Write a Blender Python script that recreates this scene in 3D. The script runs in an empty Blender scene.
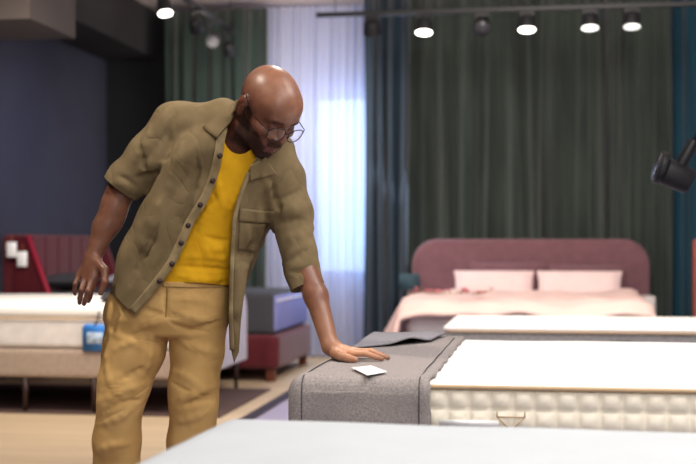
import bpy, bmesh, math, random
import numpy as np
from mathutils import Vector, Matrix
random.seed(4); np.random.seed(4)
COL = bpy.context.scene.collection
PI = math.pi
# ---------------------------------------------------------------- survey of the place
CAMH = 1.12; F = 1200.0; YAW = math.radians(9)
cy_, sy_ = math.cos(YAW), math.sin(YAW)
def W(px, py, D):                       # metres in the viewer-aligned frame (right, depth, up)
    return np.array([(px-348.0)/F*D, D, CAMH-(py-244.0)/F*D])
def WZ(px, D, z): return np.array([(px-348.0)/F*D, D, z])
def room(p):                            # viewer-aligned frame -> room axes
    return Vector((p[0]*cy_-p[1]*sy_, p[0]*sy_+p[1]*cy_, p[2]))
# ---------------------------------------------------------------- materials
def srgb(r, g, b):
    f = lambda c: ((c/255)/12.92 if c/255 <= .04045 else ((c/255+.055)/1.055)**2.4)
    return (f(r), f(g), f(b), 1)
def mat(name, rgb, rough=.8, var=.08, scale=30, bump=.0, bscale=200, stretch=(1,1,1), metal=0, sheen=0, spec=.3, wave=None, alt=None):
    m = bpy.data.materials.new(name); m.use_nodes = True
    n = m.node_tree.nodes; l = m.node_tree.links; b = n['Principled BSDF']
    c = srgb(*rgb); d = tuple(x*(1-var*2.2) for x in c[:3])+(1,)
    if alt: d = srgb(*alt)
    tc = n.new('ShaderNodeTexCoord'); mp = n.new('ShaderNodeMapping'); mp.inputs['Scale'].default_value = stretch
    l.new(tc.outputs['Object'], mp.inputs['Vector'])
    no = n.new('ShaderNodeTexNoise'); no.inputs['Scale'].default_value = scale; no.inputs['Detail'].default_value = 5
    l.new(mp.outputs[0], no.inputs['Vector'])
    r = n.new('ShaderNodeValToRGB'); r.color_ramp.elements[0].color = d; r.color_ramp.elements[1].color = c
    r.color_ramp.elements[0].position = .3; r.color_ramp.elements[1].position = .65
    l.new(no.outputs['Fac'], r.inputs[0]); l.new(r.outputs[0], b.inputs['Base Color'])
    b.inputs['Roughness'].default_value = rough; b.inputs['Metallic'].default_value = metal
    b.inputs['Specular IOR Level'].default_value = spec
    if sheen: b.inputs['Sheen Weight'].default_value = sheen
    if bump:
        n2 = n.new('ShaderNodeTexNoise'); n2.inputs['Scale'].default_value = bscale; n2.inputs['Detail'].default_value = 3
        l.new(mp.outputs[0], n2.inputs['Vector'])
        bp = n.new('ShaderNodeBump'); bp.inputs['Strength'].default_value = bump; bp.inputs['Distance'].default_value = .004
        l.new(n2.outputs['Fac'], bp.inputs['Height']); l.new(bp.outputs[0], b.inputs['Normal'])
    return m
def wrinkle(m, scale, dist, stretch=(1,1,1), rot=(0,0,0)):
    n = m.node_tree.nodes; l = m.node_tree.links; b = n['Principled BSDF']
    tc = n.new('ShaderNodeTexCoord'); mp = n.new('ShaderNodeMapping'); mp.inputs['Scale'].default_value = stretch; mp.inputs['Rotation'].default_value = rot
    l.new(tc.outputs['Object'], mp.inputs['Vector'])
    no = n.new('ShaderNodeTexNoise'); no.inputs['Scale'].default_value = scale; no.inputs['Detail'].default_value = 2; no.inputs['Distortion'].default_value = .6
    l.new(mp.outputs[0], no.inputs['Vector'])
    a = n.new('ShaderNodeMath'); a.operation='SUBTRACT'; a.inputs[1].default_value=.5; l.new(no.outputs['Fac'], a.inputs[0])
    c = n.new('ShaderNodeMath'); c.operation='ABSOLUTE'; l.new(a.outputs[0], c.inputs[0])
    d = n.new('ShaderNodeMath'); d.operation='POWER'; d.inputs[1].default_value=.6; l.new(c.outputs[0], d.inputs[0])
    bp = n.new('ShaderNodeBump'); bp.inputs['Strength'].default_value = 1; bp.inputs['Distance'].default_value = dist
    l.new(d.outputs[0], bp.inputs['Height'])
    old = b.inputs['Normal'].links
    if old: l.new(old[0].from_socket, bp.inputs['Normal'])
    l.new(bp.outputs[0], b.inputs['Normal']); return m
def emis(name, rgb, s):
    m = bpy.data.materials.new(name); m.use_nodes = True
    b = m.node_tree.nodes['Principled BSDF']; b.inputs['Base Color'].default_value = srgb(*rgb)
    b.inputs['Emission Color'].default_value = srgb(*rgb); b.inputs['Emission Strength'].default_value = s
    return m
# ---------------------------------------------------------------- object helpers
def tag(o, label=None, cat=None, group=None, kind=None):
    if label: o['label'] = label
    if cat: o['category'] = cat
    if group: o['group'] = group
    if kind: o['kind'] = kind
    return o
def empty(name, label, cat, loc=(0,0,0), rz=0, group=None):
    o = bpy.data.objects.new(name, None); COL.objects.link(o); o.empty_display_size = .1
    o.location = loc; o.rotation_euler = (0,0,rz)
    return tag(o, label, cat, group)
def link(name, bm, m, parent=None, smooth=True, bevel=0):
    me = bpy.data.meshes.new(name)
    bmesh.ops.recalc_face_normals(bm, faces=bm.faces)
    bm.to_mesh(me); bm.free()
    for p in me.polygons: p.use_smooth = smooth
    if m: me.materials.append(m)
    o = bpy.data.objects.new(name, me); COL.objects.link(o)
    if parent: o.parent = parent
    if bevel:
        b = o.modifiers.new('b','BEVEL'); b.width = bevel; b.segments = 3; b.limit_method = 'ANGLE'
    return o
def copy_tree(o, parent=None):
    c = o.copy(); COL.objects.link(c)
    if parent: c.parent = parent
    for ch in list(o.children): copy_tree(ch, c)
    return c
def add_box(bm, c, s, rot=None):
    r = bmesh.ops.create_cube(bm, size=1)
    M = Matrix.Translation(c) @ (rot or Matrix()) @ Matrix.Diagonal((*s,1))
    bmesh.ops.transform(bm, matrix=M, verts=r['verts']); return r['verts']
def add_cyl(bm, a, b, ra, rb=None, seg=20, caps=True):
    a = Vector(a); b = Vector(b); d = b-a; rb = ra if rb is None else rb
    r = bmesh.ops.create_cone(bm, cap_ends=caps, segments=seg, radius1=ra, radius2=rb, depth=d.length)
    q = d.to_track_quat('Z','Y').to_matrix().to_4x4()
    bmesh.ops.transform(bm, matrix=Matrix.Translation((a+b)/2) @ q, verts=r['verts']); return r['verts']
def tube(bm, pts, r, seg=8, closed=False):
    pts = [Vector(p) for p in pts]; n = len(pts); rings = []
    up = None
    for i, p in enumerate(pts):
        t = (pts[(i+1)%n]-pts[i-1]) if closed else (pts[min(i+1,n-1)]-pts[max(i-1,0)])
        t.normalize()
        if up is None: up = t.orthogonal().normalized()
        up = (up-t*up.dot(t)).normalized(); s = t.cross(up)
        rr = r[i] if hasattr(r,'__len__') else r
        rings.append([bm.verts.new(p+(up*math.cos(2*PI*k/seg)+s*math.sin(2*PI*k/seg))*rr) for k in range(seg)])
    for i in range(n if closed else n-1):
        A, B = rings[i], rings[(i+1)%n]
        for k in range(seg): bm.faces.new((A[k],A[(k+1)%seg],B[(k+1)%seg],B[k]))
    if not closed: bm.faces.new(rings[0][::-1]); bm.faces.new(rings[-1])
def grid(bm, fn, nu, nv, cu=False):
    V = [[bm.verts.new(fn(i/(nu if cu else nu-1), j/(nv-1))) for j in range(nv)] for i in range(nu)]
    for i in range(nu if cu else nu-1):
        for j in range(nv-1):
            k = (i+1)%nu
            bm.faces.new((V[i][j],V[k][j],V[k][j+1],V[i][j+1]))
    return V
def rbox(c, s, r, seg=4, cuts=0):
    bm = bmesh.new(); add_box(bm, c, s)
    bmesh.ops.bevel(bm, geom=list(bm.edges), offset=r, segments=seg, profile=.5, affect='EDGES')
    if cuts: bmesh.ops.subdivide_edges(bm, edges=[e for e in bm.edges if e.calc_length()>max(s)/4], cuts=cuts, use_grid_fill=True)
    return bm
def wob(x, y, z, a=1.0, sd=0):
    return a*(math.sin(x*7.1+y*3.3+sd)*.5+math.sin(x*13.7-y*9.2+z*5+sd*2.1)*.3+math.sin(y*21.3+x*4.7+sd*.7)*.2)
def solid(o, t, off=-1):
    s = o.modifiers.new('s','SOLIDIFY'); s.thickness = t; s.offset = off; return o

# ================================================================ SETTING
M_wall = mat('wall_grey_paint', (60,61,76), .9, .05, 3)
M_black = mat('black_wall_paint', (30,31,35), .9, .05, 3)
M_soff = mat('soffit_paint', (50,48,49), .9, .05, 3)
M_duct = mat('duct_paint', (66,59,56), .8, .05, 3)
M_ceil = mat('ceiling_paint', (206,190,184), .9, .04, 3)
M_light_wall = mat('pale_wall_paint', (206,202,208), .9, .04, 3)
M_tan = mat('tan_floor', (200,178,148), .55, .07, 1.4, stretch=(.5,5,1), spec=.35)
M_lilac = mat('grey_floor', (158,150,176), .45, .05, 3, spec=.4)
M_trim = mat('dark_trim', (46,34,42), .5, .05, 8)
def box_obj(name, x0,x1,y0,y1,z0,z1, m, kind='structure', parent=None):
    bm = bmesh.new(); add_box(bm, ((x0+x1)/2,(y0+y1)/2,(z0+z1)/2), (x1-x0,y1-y0,z1-z0))
    o = link(name, bm, m, parent, smooth=False)
    if kind: o['kind'] = kind
    return o
XL, XR, YB, YF, ZC = -4.42, 4.6, 11.9, -2.6, 3.5
box_obj('floor', XL-.2, -1.84, YF-.2, YB+.2, -.1, 0, M_tan)
box_obj('floor_aisle', -1.84, XR+.2, YF-.2, YB+.2, -.1, 0, M_lilac)
box_obj('trim_1', -1.87, -1.79, YF, 9.3, 0, .012, M_trim)
box_obj('ceiling', XL-.2, XR+.2, YF-.2, YB+.2, ZC, ZC+.1, M_ceil)
box_obj('wall_left', XL-.2, XL, YF-.2, YB+.2, 0, ZC, M_wall)
box_obj('wall_right', XR, XR+.2, YF-.2, YB+.2, 0, ZC, M_light_wall)
box_obj('wall_front', XL, XR, YF-.2, YF, 0, ZC, M_light_wall)
WX0, WX1, WZ0, WZ1 = -2.22, -.7, .80, 2.62
bm = bmesh.new()
def bb(x0,x1,z0,z1): add_box(bm, ((x0+x1)/2, YB+.1, (z0+z1)/2), (x1-x0,.2,z1-z0))
bb(-2.75,WX0,0,ZC); bb(WX1,XR,0,ZC); bb(WX0,WX1,0,WZ0); bb(WX0,WX1,WZ1,ZC)
o = link('wall_back', bm, M_light_wall, smooth=False); o['kind']='structure'
box_obj('wall_back_dark', XL, -2.75, YB, YB+.2, 0, ZC, M_black)
box_obj('trim_2', XL, -3.87, YF, YB, 3.02, ZC, M_soff)
box_obj('trim_3', XL, -3.36, 7.6, 8.4, 2.63, ZC, M_duct)
box_obj('baseboard_left', XL, XL+.015, YF, YB, 0, .1, M_trim)
M_frame = mat('window_frame_white', (220,222,228), .5, .02, 5)
bm = bmesh.new()
for x in (WX0+.02, (WX0+WX1)/2, WX1-.02): add_box(bm, (x, YB+.06, (WZ0+WZ1)/2), (.05,.05,WZ1-WZ0))
for z in (WZ0+.02, WZ1-.02): add_box(bm, ((WX0+WX1)/2, YB+.06, z), (WX1-WX0,.05,.05))
o = link('window_1', bm, M_frame, smooth=False); o['kind']='structure'
M_glass = bpy.data.materials.new('window_glass'); M_glass.use_nodes=True
b = M_glass.node_tree.nodes['Principled BSDF']; b.inputs['Transmission Weight'].default_value=1; b.inputs['Roughness'].default_value=0; b.inputs['IOR'].default_value=1.02
g = box_obj('window_pane', WX0,WX1,YB+.055,YB+.065,WZ0,WZ1, M_glass, None, o)

# ---- curtains: every panel a thing
def curtain_mat(name, rgb, dark, n=1):
    return mat(name, rgb, .9, .1, 5, bump=.25, bscale=300, stretch=(1,1,.15), sheen=.2, alt=dark)
M_green = curtain_mat('dark_green_curtain', (36,50,44), (24,36,32))
M_greenR = curtain_mat('grey_green_curtain', (60,70,63), (32,42,38))
M_teal = curtain_mat('teal_curtain', (24,74,92), (18,54,72))
M_blueg = curtain_mat('blue_green_curtain', (30,48,62), (20,34,48))
def curtain(name, x0, x1, y, z0, z1, m, folds, amp, sd, label, group=None):
    bm = bmesh.new(); rnd = random.Random(sd)
    nu = folds*14; nv = 14
    ph = [rnd.uniform(-.5,.5) for _ in range(folds+2)]; am = [rnd.uniform(.55,1.25) for _ in range(folds+2)]
    def fn(u, v):
        t = u*folds; k = int(min(t, folds-1)); f = t-k
        a = am[k]*(1-f)+am[k+1]*f; p = ph[k]*(1-f)+ph[k+1]*f
        s = math.sin(2*PI*t+p*2+.35*math.sin(v*3+k))
        z = z0+(z1-z0)*v
        spread = (1+.05*(1-v))
        x = x0+(x1-x0)*u+.012*math.sin(4*PI*t)+.018*math.sin(v*2.5+k*1.7)
        return (x, y+amp*a*s*(.75+.35*(1-v)) + .012*math.sin(u*9+v*4), z)
    grid(bm, fn, nu, nv)
    o = link(name, bm, m); solid(o, .003)
    return tag(o, label, 'curtain', group)
curtain('curtain', -3.62, -2.6, 11.35, .02, 3.4, M_green, 8, .05, 3, 'dark green floor-length curtain left of the bright window, behind the man')
curtain('curtain', -1.63, -1.2, 11.2, .02, 3.48, M_blueg, 4, .055, 5, 'narrow blue-green curtain edge hanging against the bright sheer window')
curtain('curtain', -1.25, .62, 11.42, .02, 3.48, M_greenR, 9, .085, 7, 'widest dark green curtain hanging behind the mauve headboard')
curtain('curtain', .62, 1.18, 11.2, .02, 3.48, M_greenR, 5, .06, 11, 'narrow dark green curtain right of the mauve headboard')
curtain('curtain', 1.18, 2.7, 11.42, .02, 3.48, M_teal, 10, .05, 13, 'teal curtain at the right edge behind the black spot lamp')
# sheer
m = bpy.data.materials.new('white_sheer'); m.use_nodes = True
n = m.node_tree.nodes; l = m.node_tree.links; n.remove(n['Principled BSDF']); out = n['Material Output']
df = n.new('ShaderNodeBsdfDiffuse'); df.inputs[0].default_value = srgb(222,216,222)
tr = n.new('ShaderNodeBsdfTranslucent'); tr.inputs[0].default_value = srgb(184,206,246)
tp = n.new('ShaderNodeBsdfTransparent')
m1 = n.new('ShaderNodeMixShader'); m1.inputs[0].default_value = .55; l.new(df.outputs[0], m1.inputs[1]); l.new(tr.outputs[0], m1.inputs[2])
m2 = n.new('ShaderNodeMixShader'); m2.inputs[0].default_value = .10; l.new(m1.outputs[0], m2.inputs[1]); l.new(tp.outputs[0], m2.inputs[2])
l.new(m2.outputs[0], out.inputs[0])
bm = bmesh.new()
grid(bm, lambda u,v: (-2.72+1.35*u, 11.62+.035*math.sin(u*2*PI*17+.6*math.sin(v*3))+.012*math.sin(u*61), .02+3.44*v), 17*12, 10)
tag(link('sheer_curtain', bm, m), 'white sheer curtain glowing in front of the bright window', 'curtain')

# ---- rug under the white bed
M_rug = mat('brown_rug', (92,72,68), .95, .12, 40, bump=.4, bscale=150)
bm = rbox((-3.12,8.25,.006), (2.2,1.5,.012), .005, 2)
tag(link('rug', bm, M_rug), 'flat dark brown rug on the tan floor under the white bed', 'rug')

# ================================================================ BEDS
M_white = mat('white_ticking', (248,246,242), .75, .02, 8, bump=.12, bscale=60, spec=.2)
M_cream = mat('cream_ticking', (252,244,226), .75, .02, 20, bump=.12, bscale=180, spec=.2)
M_beige = mat('beige_piping', (196,168,134), .7, .04, 20)
M_near = mat('pale_blue_grey_ticking', (205,211,214), .8, .03, 4, bump=.12, bscale=90, spec=.15)
M_greyside = mat('grey_side_fabric', (176,174,170), .9, .18, 60, bump=.3, bscale=120, alt=(142,141,138))
M_boxbeige = mat('beige_box_fabric', (178,158,142), .9, .06, 30, bump=.2, bscale=160)
M_sidewhite = mat('offwhite_side', (230,224,220), .85, .06, 12, bump=.3, bscale=60)
M_leg = mat('dark_wood_leg', (52,32,28), .4, .08, 20)
M_warmleg = mat('brown_wood_leg', (104,56,40), .4, .08, 20)
M_red = mat('burgundy_fabric', (92,24,34), .85, .1, 25, bump=.3, bscale=150, sheen=.2)
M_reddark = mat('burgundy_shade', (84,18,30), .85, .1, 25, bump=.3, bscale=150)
M_char = mat('charcoal_fabric', (64,63,68), .9, .12, 60, bump=.3, bscale=160)
M_daylit = mat('daylit_foot_fabric', (140,146,204), .8, .06, 10)  # blue window daylight on the mattress foot end, put into the colour
M_lav = mat('lilac_grey_upholstery', (190,186,204), .85, .04, 12, bump=.15, bscale=160, sheen=.2)
M_mauve = mat('mauve_upholstery', (122,84,92), .85, .08, 14, bump=.2, bscale=160, sheen=.25)
M_pink = mat('pale_pink_cotton', (244,216,214), .85, .03, 8, bump=.15, bscale=90)
M_peach = mat('peach_cotton', (240,208,200), .85, .03, 8, bump=.15, bscale=90)
M_black_metal = mat('black_metal', (24,24,28), .5, .05, 10, metal=.0)
M_plate = mat('grey_metal', (120,120,126), .35, .03, 10, metal=.8)
M_paper = mat('white_paper', (250,250,250), .6, .01, 10)
M_blue = mat('blue_card', (60,130,214), .5, .03, 10)

def soft_slab(x0,x1,y0,y1,z0,z1, r, puff=.0, n=40, sd=0, wr=.0):
    """closed rounded mattress body with softly domed top"""
    bm = bmesh.new(); cx,cy,cz = (x0+x1)/2,(y0+y1)/2,(z0+z1)/2; a,b,c = (x1-x0)/2,(y1-y0)/2,(z1-z0)/2
    bmesh.ops.create_grid(bm, x_segments=n, y_segments=n, size=1)
    bm2 = bmesh.new(); bmesh.ops.create_cube(bm2, size=2)
    bmesh.ops.subdivide_edges(bm2, edges=list(bm2.edges), cuts=n, use_grid_fill=True); bm.free()
    for v in bm2.verts:
        x,y,z = v.co
        # concentrate samples toward the rims
        f = lambda t: math.copysign(1-(1-abs(t))**1.6, t)
        p = Vector((f(x)*a, f(y)*b, z*c))
        q = Vector((max(-a+r,min(a-r,p.x)), max(-b+r,min(b-r,p.y)), max(-c+min(r,c*.98),min(c-min(r,c*.98),p.z))))
        d = p-q
        if d.length>1e-9:
            p = q+d.normalized()*min(r,c*.98) if (abs(p.x)>a-r or abs(p.y)>b-r or abs(p.z)>c-min(r,c*.98)) else p
        if z>.2:
            p.z += puff*(1-(p.x/a)**4)*(1-(p.y/b)**4)*z
            p.z += wr*wob((p.x+cx)*1.2,(p.y+cy)*1.2,0,1,sd)
        v.co = p+Vector((cx,cy,cz))
    return bm2
def piping(bm, x0,x1,y0,y1,z,r,t=.005):
    pts = []
    for (cx,cy,a0) in ((x1-r,y1-r,0),(x0+r,y1-r,90),(x0+r,y0+r,180),(x1-r,y0+r,270)):
        for k in range(7):
            a = math.radians(a0+k*15); pts.append((cx+r*math.cos(a), cy+r*math.sin(a), z))
    tube(bm, pts, t, 8, True)
def quilt(bm, x0,x1,y0,y1,z0,z1,r,p,rows,A,k=8,pw=.6):
    segs = []; L = 0
    def pt(s):
        lx, ly = x1-x0-2*r, y1-y0-2*r; q = PI*r/2; per = 2*lx+2*ly+4*q; s = s%per
        for (ln, typ, d) in ((lx,'l',((x0+r,y0),(1,0),(0,-1))),(q,'a',((x1-r,y0+r),-90)),(ly,'l',((x1,y0+r),(0,1),(1,0))),(q,'a',((x1-r,y1-r),0)),
                          (lx,'l',((x1-r,y1),(-1,0),(0,1))),(q,'a',((x0+r,y1-r),90)),(ly,'l',((x0,y1-r),(0,-1),(-1,0))),(q,'a',((x0+r,y0+r),180))):
            if s <= ln+1e-9:
                if typ=='l':
                    (ox,oy),(dx,dy),(nx,ny) = d; return ox+dx*s, oy+dy*s, nx, ny
                (ox,oy),a0 = d; a = math.radians(a0+90*s/q); return ox+r*math.cos(a), oy+r*math.sin(a), math.cos(a), math.sin(a)
            s -= ln
        return x0+r, y0, 0, -1
    lx, ly = x1-x0-2*r, y1-y0-2*r; per = 2*lx+2*ly+2*PI*r; nc = round(per/p)
    def fn(u, v):
        s = u*per; x,y,nx,ny = pt(s)
        h = abs(math.sin(PI*u*nc))**pw*abs(math.sin(PI*v*rows))**pw
        h = h*A + .006*math.sin(PI*v)
        return (x+nx*h, y+ny*h, z0+(z1-z0)*v)
    grid(bm, fn, nc*k, rows*k+1, cu=True)
def legs(parent, pts, h, m, r0=.025, r1=.015, name='leg'):
    for (x,y) in pts:
        bm = bmesh.new(); add_cyl(bm, (x,y,0), (x,y,h), r1, r0, 16); link(name, bm, m, parent)

# ---- main bed: base, tufted mattress, grey runner
MX0, MX1, MY0, MY1, MT = -.636, 1.36, 3.17, 4.62, .75
e = empty('divan', 'cream upholstered bed base under the tufted mattress', 'bed', ((MX0+MX1)/2,(MY0+MY1)/2,0))
def loc(o, p): o.parent = p; o.location = -Vector(p.location); return o
def part(name, bm, m, p, **k):
    o = link(name, bm, m, None, **k); return loc(o, p)
part('box_base', soft_slab(MX0+.01,MX1-.01,MY0+.01,MY1-.01,.12,.46,.02,0,10), M_cream, e)
for x in (MX0+.12,MX1-.12):
    for y in (MY0+.12,MY1-.12):
        bm = bmesh.new(); add_cyl(bm,(x,y,0),(x,y,.13),.02,.03); part('leg', bm, M_leg, e)
e = empty('mattress', 'tufted cream mattress with white top, half under the dark grey runner', 'mattress', ((MX0+MX1)/2,(MY0+MY1)/2,.46))
part('mattress_core', soft_slab(MX0+.02,MX1-.02,MY0+.02,MY1-.02,.462,.735,.03,0,12), M_cream, e)
part('top_panel', soft_slab(MX0,MX1,MY0,MY1,.737,.753,.008,.004,36,0,.0015), M_white, e)
bm = bmesh.new(); piping(bm, MX0-.003,MX1+.003,MY0-.003,MY1+.003,.743,.05,.006); part('piping', bm, M_beige, e)
bm = bmesh.new(); quilt(bm, MX0+.012,MX1-.012,MY0+.012,MY1-.012,.474,.738,.05,.0565,5,.018,8,.55); part('tufted_side', bm, M_cream, e)
bm = bmesh.new(); piping(bm, MX0+.006,MX1-.006,MY0+.006,MY1-.006,.47,.05,.007); part('piping', bm, M_beige, e)
bm = bmesh.new(); add_box(bm, (-.180, MY0-.010, .650), (.155,.003,.016)); tag(part('label_strip', bm, M_paper, e), 'white strip label')
bm = bmesh.new()
for a,b in (((-.106,.668),(-.070,.632)),((-.070,.632),(-.034,.668)),((-.106,.668),(-.034,.668)),((-.106,.682),(-.106,.668)),((-.034,.682),(-.034,.668))):
    tube(bm, [(a[0],MY0-.010,a[1]),(b[0],MY0-.010,b[1])], .002, 6)
part('embroidered_mark', bm, M_beige, e)

M_tweed = mat('grey_tweed', (168,160,157), .95, .3, 260, bump=.45, bscale=420, alt=(122,115,114))
M_tweed2 = mat('grey_tweed_underside', (156,154,160), .95, .2, 260, bump=.5, bscale=420, alt=(122,120,126))
RX0, RX1 = MX0-.03, -.280
bm = rbox(((RX0+RX1)/2+.1,(MY0+MY1)/2,(.47+.768)/2), (RX1-RX0+.2, MY1-MY0+.066, .768-.47), .046, 6)
bmesh.ops.delete(bm, geom=[f for f in bm.faces if f.calc_center_median().z < .474 and f.normal.z<-.7], context='FACES')
bmesh.ops.bisect_plane(bm, geom=bm.verts[:]+bm.edges[:]+bm.faces[:], plane_co=(RX1,0,0), plane_no=(1,0,0), clear_outer=True)
bmesh.ops.triangulate(bm, faces=bm.faces[:])
for _ in range(5):
    bmesh.ops.subdivide_edges(bm, edges=[e_ for e_ in bm.edges if e_.calc_length()>.035], cuts=1)
    bmesh.ops.triangulate(bm, faces=bm.faces[:])
for v in bm.verts:
    x,y,z = v.co
    v.co.z += .0022*wob(x*3,y*2,z) if z>.72 else 0
    if z<.73: v.co.y += (-1 if y<4 else 1)*(.004*math.sin(x*26)*(.75-z)*4+.003*wob(x*2,z*4,0)+.002)
    if abs(x-RX1)<1e-4: v.co.x += .004*math.sin(y*31)+.003*math.sin(y*77)+.003*math.sin(z*60)
e = empty('bed_runner', 'dark grey tweed runner draped over the end of the tufted mattress', 'blanket', ((RX0+RX1)/2,(MY0+MY1)/2,.77))
o = part('cloth', bm, M_tweed, e); solid(o, .007, -1)
bm = bmesh.new()     # stitched hems
for x in (RX1-.028, RX0+.045):
    pts = [(x,MY0-.037,.48+.02*k) for k in range(13)]+[(x,MY0-.03,.752),(x,MY0-.012,.767)]+[(x+.0015*math.sin(k*2.),MY0+.0+k*.1,.7705) for k in range(1,14)]
    tube(bm, pts, .0015, 5)
tag(part('hem_stitching', bm, mat('dark_thread',(58,55,58),.9,.02), e), 'dark stitched hem lines')
# folded back corner of the runner
P = {}
def flap(u, v):      # u left->right, v front->back
    fl = room(WZ(352,3.98,.7735)); fr = room(WZ(431,4.28,.7745)); bl = room(WZ(374,4.62,.776)); br = room(WZ(446,4.58,.778))
    p = fl.lerp(fr,u).lerp(bl.lerp(br,u), v)
    p.z += .016*math.exp(-((u-.72)/.17)**2)*(1-v)**1.2 + .003*math.sin(u*7+v*3)*v
    return p
bm = bmesh.new(); grid(bm, flap, 24, 16)
o = tag(part('folded_corner', bm, M_tweed2, e), 'lighter folded-back corner'); solid(o, .007, 1)
# paper card on the runner
bm = bmesh.new()
cs = [room(WZ((a),.350*F/(b-244),.7735)) for a,b in ((351,369),(371,367.2),(387,373.5),(367,376.8))]
grid(bm, lambda u,v: cs[0].lerp(cs[1],u).lerp(cs[3].lerp(cs[2],u),v)+Vector((0,0,.0012*abs(u-.3))), 8, 8)
o = link('paper_card', bm, M_paper); solid(o, .001, 1); tag(o, 'small white paper card lying on the grey runner beside the hand', 'card')

# ---- near bed, turned a little
e = empty('mattress', 'pale blue-grey mattress across the front of the photograph', 'mattress')
ax = room((.980,-.199,0)); ay = room((.199,.980,0)); org = room((-.290,2.68,0))
rz = math.atan2(ax.y, ax.x)
e.location = (org.x, org.y, .49); e.rotation_euler = (0,0,rz)
o = link('mattress_body', soft_slab(0,2.0,-1.6,0,-.0,.248,.06,.004,60,1,.002), M_near, e)
bm = bmesh.new(); piping(bm, -.002,2.002,-1.602,.002,.20,.07,.006)
for v in bm.verts: pass
link('piping', bm, M_near, e)
e = empty('divan', 'grey bed base under the pale blue-grey front mattress', 'bed', (org.x,org.y,0), rz)
link('box_base', soft_slab(.02,1.98,-1.58,-.02,.12,.487,.02,0,8), M_greyside, e)
legs(e, [(.12,-.12),(1.88,-.12),(.12,-1.48),(1.88,-1.48)], .13, M_leg)

# ---- second mattress behind
SX0, SX1, SY0, SY1 = -.55, 1.5, 7.20, 8.35
e = empty('mattress', 'thin white-topped mattress with grey sides in front of the pink bed', 'mattress', (.5,7.8,.39))
part('mattress_body', soft_slab(SX0,SX1,SY0,SY1,.392,.601,.03,0,14), M_greyside, e)
part('top_panel', soft_slab(SX0-.01,SX1+.01,SY0-.01,SY1+.01,.602,.627,.012,.003,24), M_white, e)
bm = bmesh.new(); piping(bm, SX0-.008,SX1+.008,SY0-.008,SY1+.008,.598,.05,.006); part('piping', bm, M_beige, e)
bm = bmesh.new(); add_box(bm, (.473, SY0-.006, .535),(.12,.006,.03)); part('label_strip', bm, M_black_metal, e)
e = empty('divan', 'grey bed base under the thin grey-sided mattress', 'bed', (.5,7.8,0))
part('box_base', soft_slab(SX0+.01,SX1-.01,SY0+.01,SY1-.01,.12,.39,.02,0,8), M_greyside, e)
for x in (SX0+.12,SX1-.12):
    for y in (SY0+.12,SY1-.12):
        bm = bmesh.new(); add_cyl(bm,(x,y,0),(x,y,.13),.02,.03); part('leg', bm, M_leg, e)

# ---- pink bed
PX0, PX1 = -1.14, .98; PY = 10.9
def rounded_panel(x0,x1,z0,z1,r,y0,y1, bev=.03):
    bm = bmesh.new(); pts = [(x0,z0)]
    for k in range(13): a = PI-PI/2*k/12; pts.append((x0+r+r*math.cos(a), z1-r+r*math.sin(a)))
    for k in range(13): a = PI/2-PI/2*k/12; pts.append((x1-r+r*math.cos(a), z1-r+r*math.sin(a)))
    pts.append((x1,z0))
    vs = [bm.verts.new((x,y0,z)) for x,z in pts]; f = bm.faces.new(vs)
    ex = bmesh.ops.extrude_face_region(bm, geom=[f])
    bmesh.ops.translate(bm, verts=[v for v in ex['geom'] if isinstance(v,bmesh.types.BMVert)], vec=(0,y1-y0,0))
    return bm
e = empty('upholstered_bed', 'mauve upholstered bed frame with tall rounded headboard before the green curtain', 'bed', (-.08,9.9,0))
o = part('headboard', rounded_panel(PX0,PX1,.1,1.165,.24,PY,PY+.12), M_mauve, e, bevel=.035)
part('box_base', soft_slab(PX0+.12,PX1-.12,8.86,PY-.002,.12,.36,.03,0,8), M_mauve, e)
for x in (-.9,.75):
    for y in (9.0,10.7):
        bm = bmesh.new(); add_cyl(bm,(x,y,0),(x,y,.13),.02,.03); part('leg', bm, M_leg, e)
tag(link('mattress', soft_slab(-.95,.75,8.88,PY-.005,.362,.59,.05,.01,14), M_white), 'white mattress of the mauve bed, mostly hidden under the pink duvet', 'mattress')
# pillows
def pillow_bm(w,h,t,sd=0,flange=.0):
    bm = bmesh.new(); bmesh.ops.create_cube(bm, size=2)
    bmesh.ops.subdivide_edges(bm, edges=list(bm.edges), cuts=14, use_grid_fill=True)
    for v in bm.verts:
        x,y,z = v.co; 
        ex = (1-abs(x)**2.6); ey = (1-abs(y)**2.6)
        th = t*max(0,ex*ey)**.42
        pin = 1-.07*(1-abs(y))*0 
        v.co = Vector((x*w*(1-.06*(1-y*y)), y*h*(1-.06*(1-x*x)), z*th+.010*wob(x*2,y*2,z,1,sd)*ex*ey))
    return bm
def pillow(x,y,z,w,h,t,tilt,m,label,sd,rz=0,name='pillow',group=None):
    o = link(name, pillow_bm(w,h,t,sd), m); o.location=(x,y,z); o.rotation_euler=(math.radians(tilt),0,rz)
    b_ = o.modifiers.new('d','SUBSURF'); b_.levels=1; b_.render_levels=1
    return tag(o, label, 'pillow', group)
pillow(-.28,10.72,.80,.335,.17,.06,74,M_mauve,'mauve pillow standing behind the left pink pillow',1,.02)
pillow(.42,10.72,.78,.335,.17,.06,74,M_mauve,'mauve pillow standing behind the right pink pillow',2)
pillow(-.38,10.48,.760,.35,.155,.075,56,M_pink,'pale pink pillow on the left of the bed against the mauve headboard',3,.03)
pillow(.35,10.48,.760,.365,.155,.075,56,M_pink,'pale pink pillow on the right of the bed against the mauve headboard',4,-.03)
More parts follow.
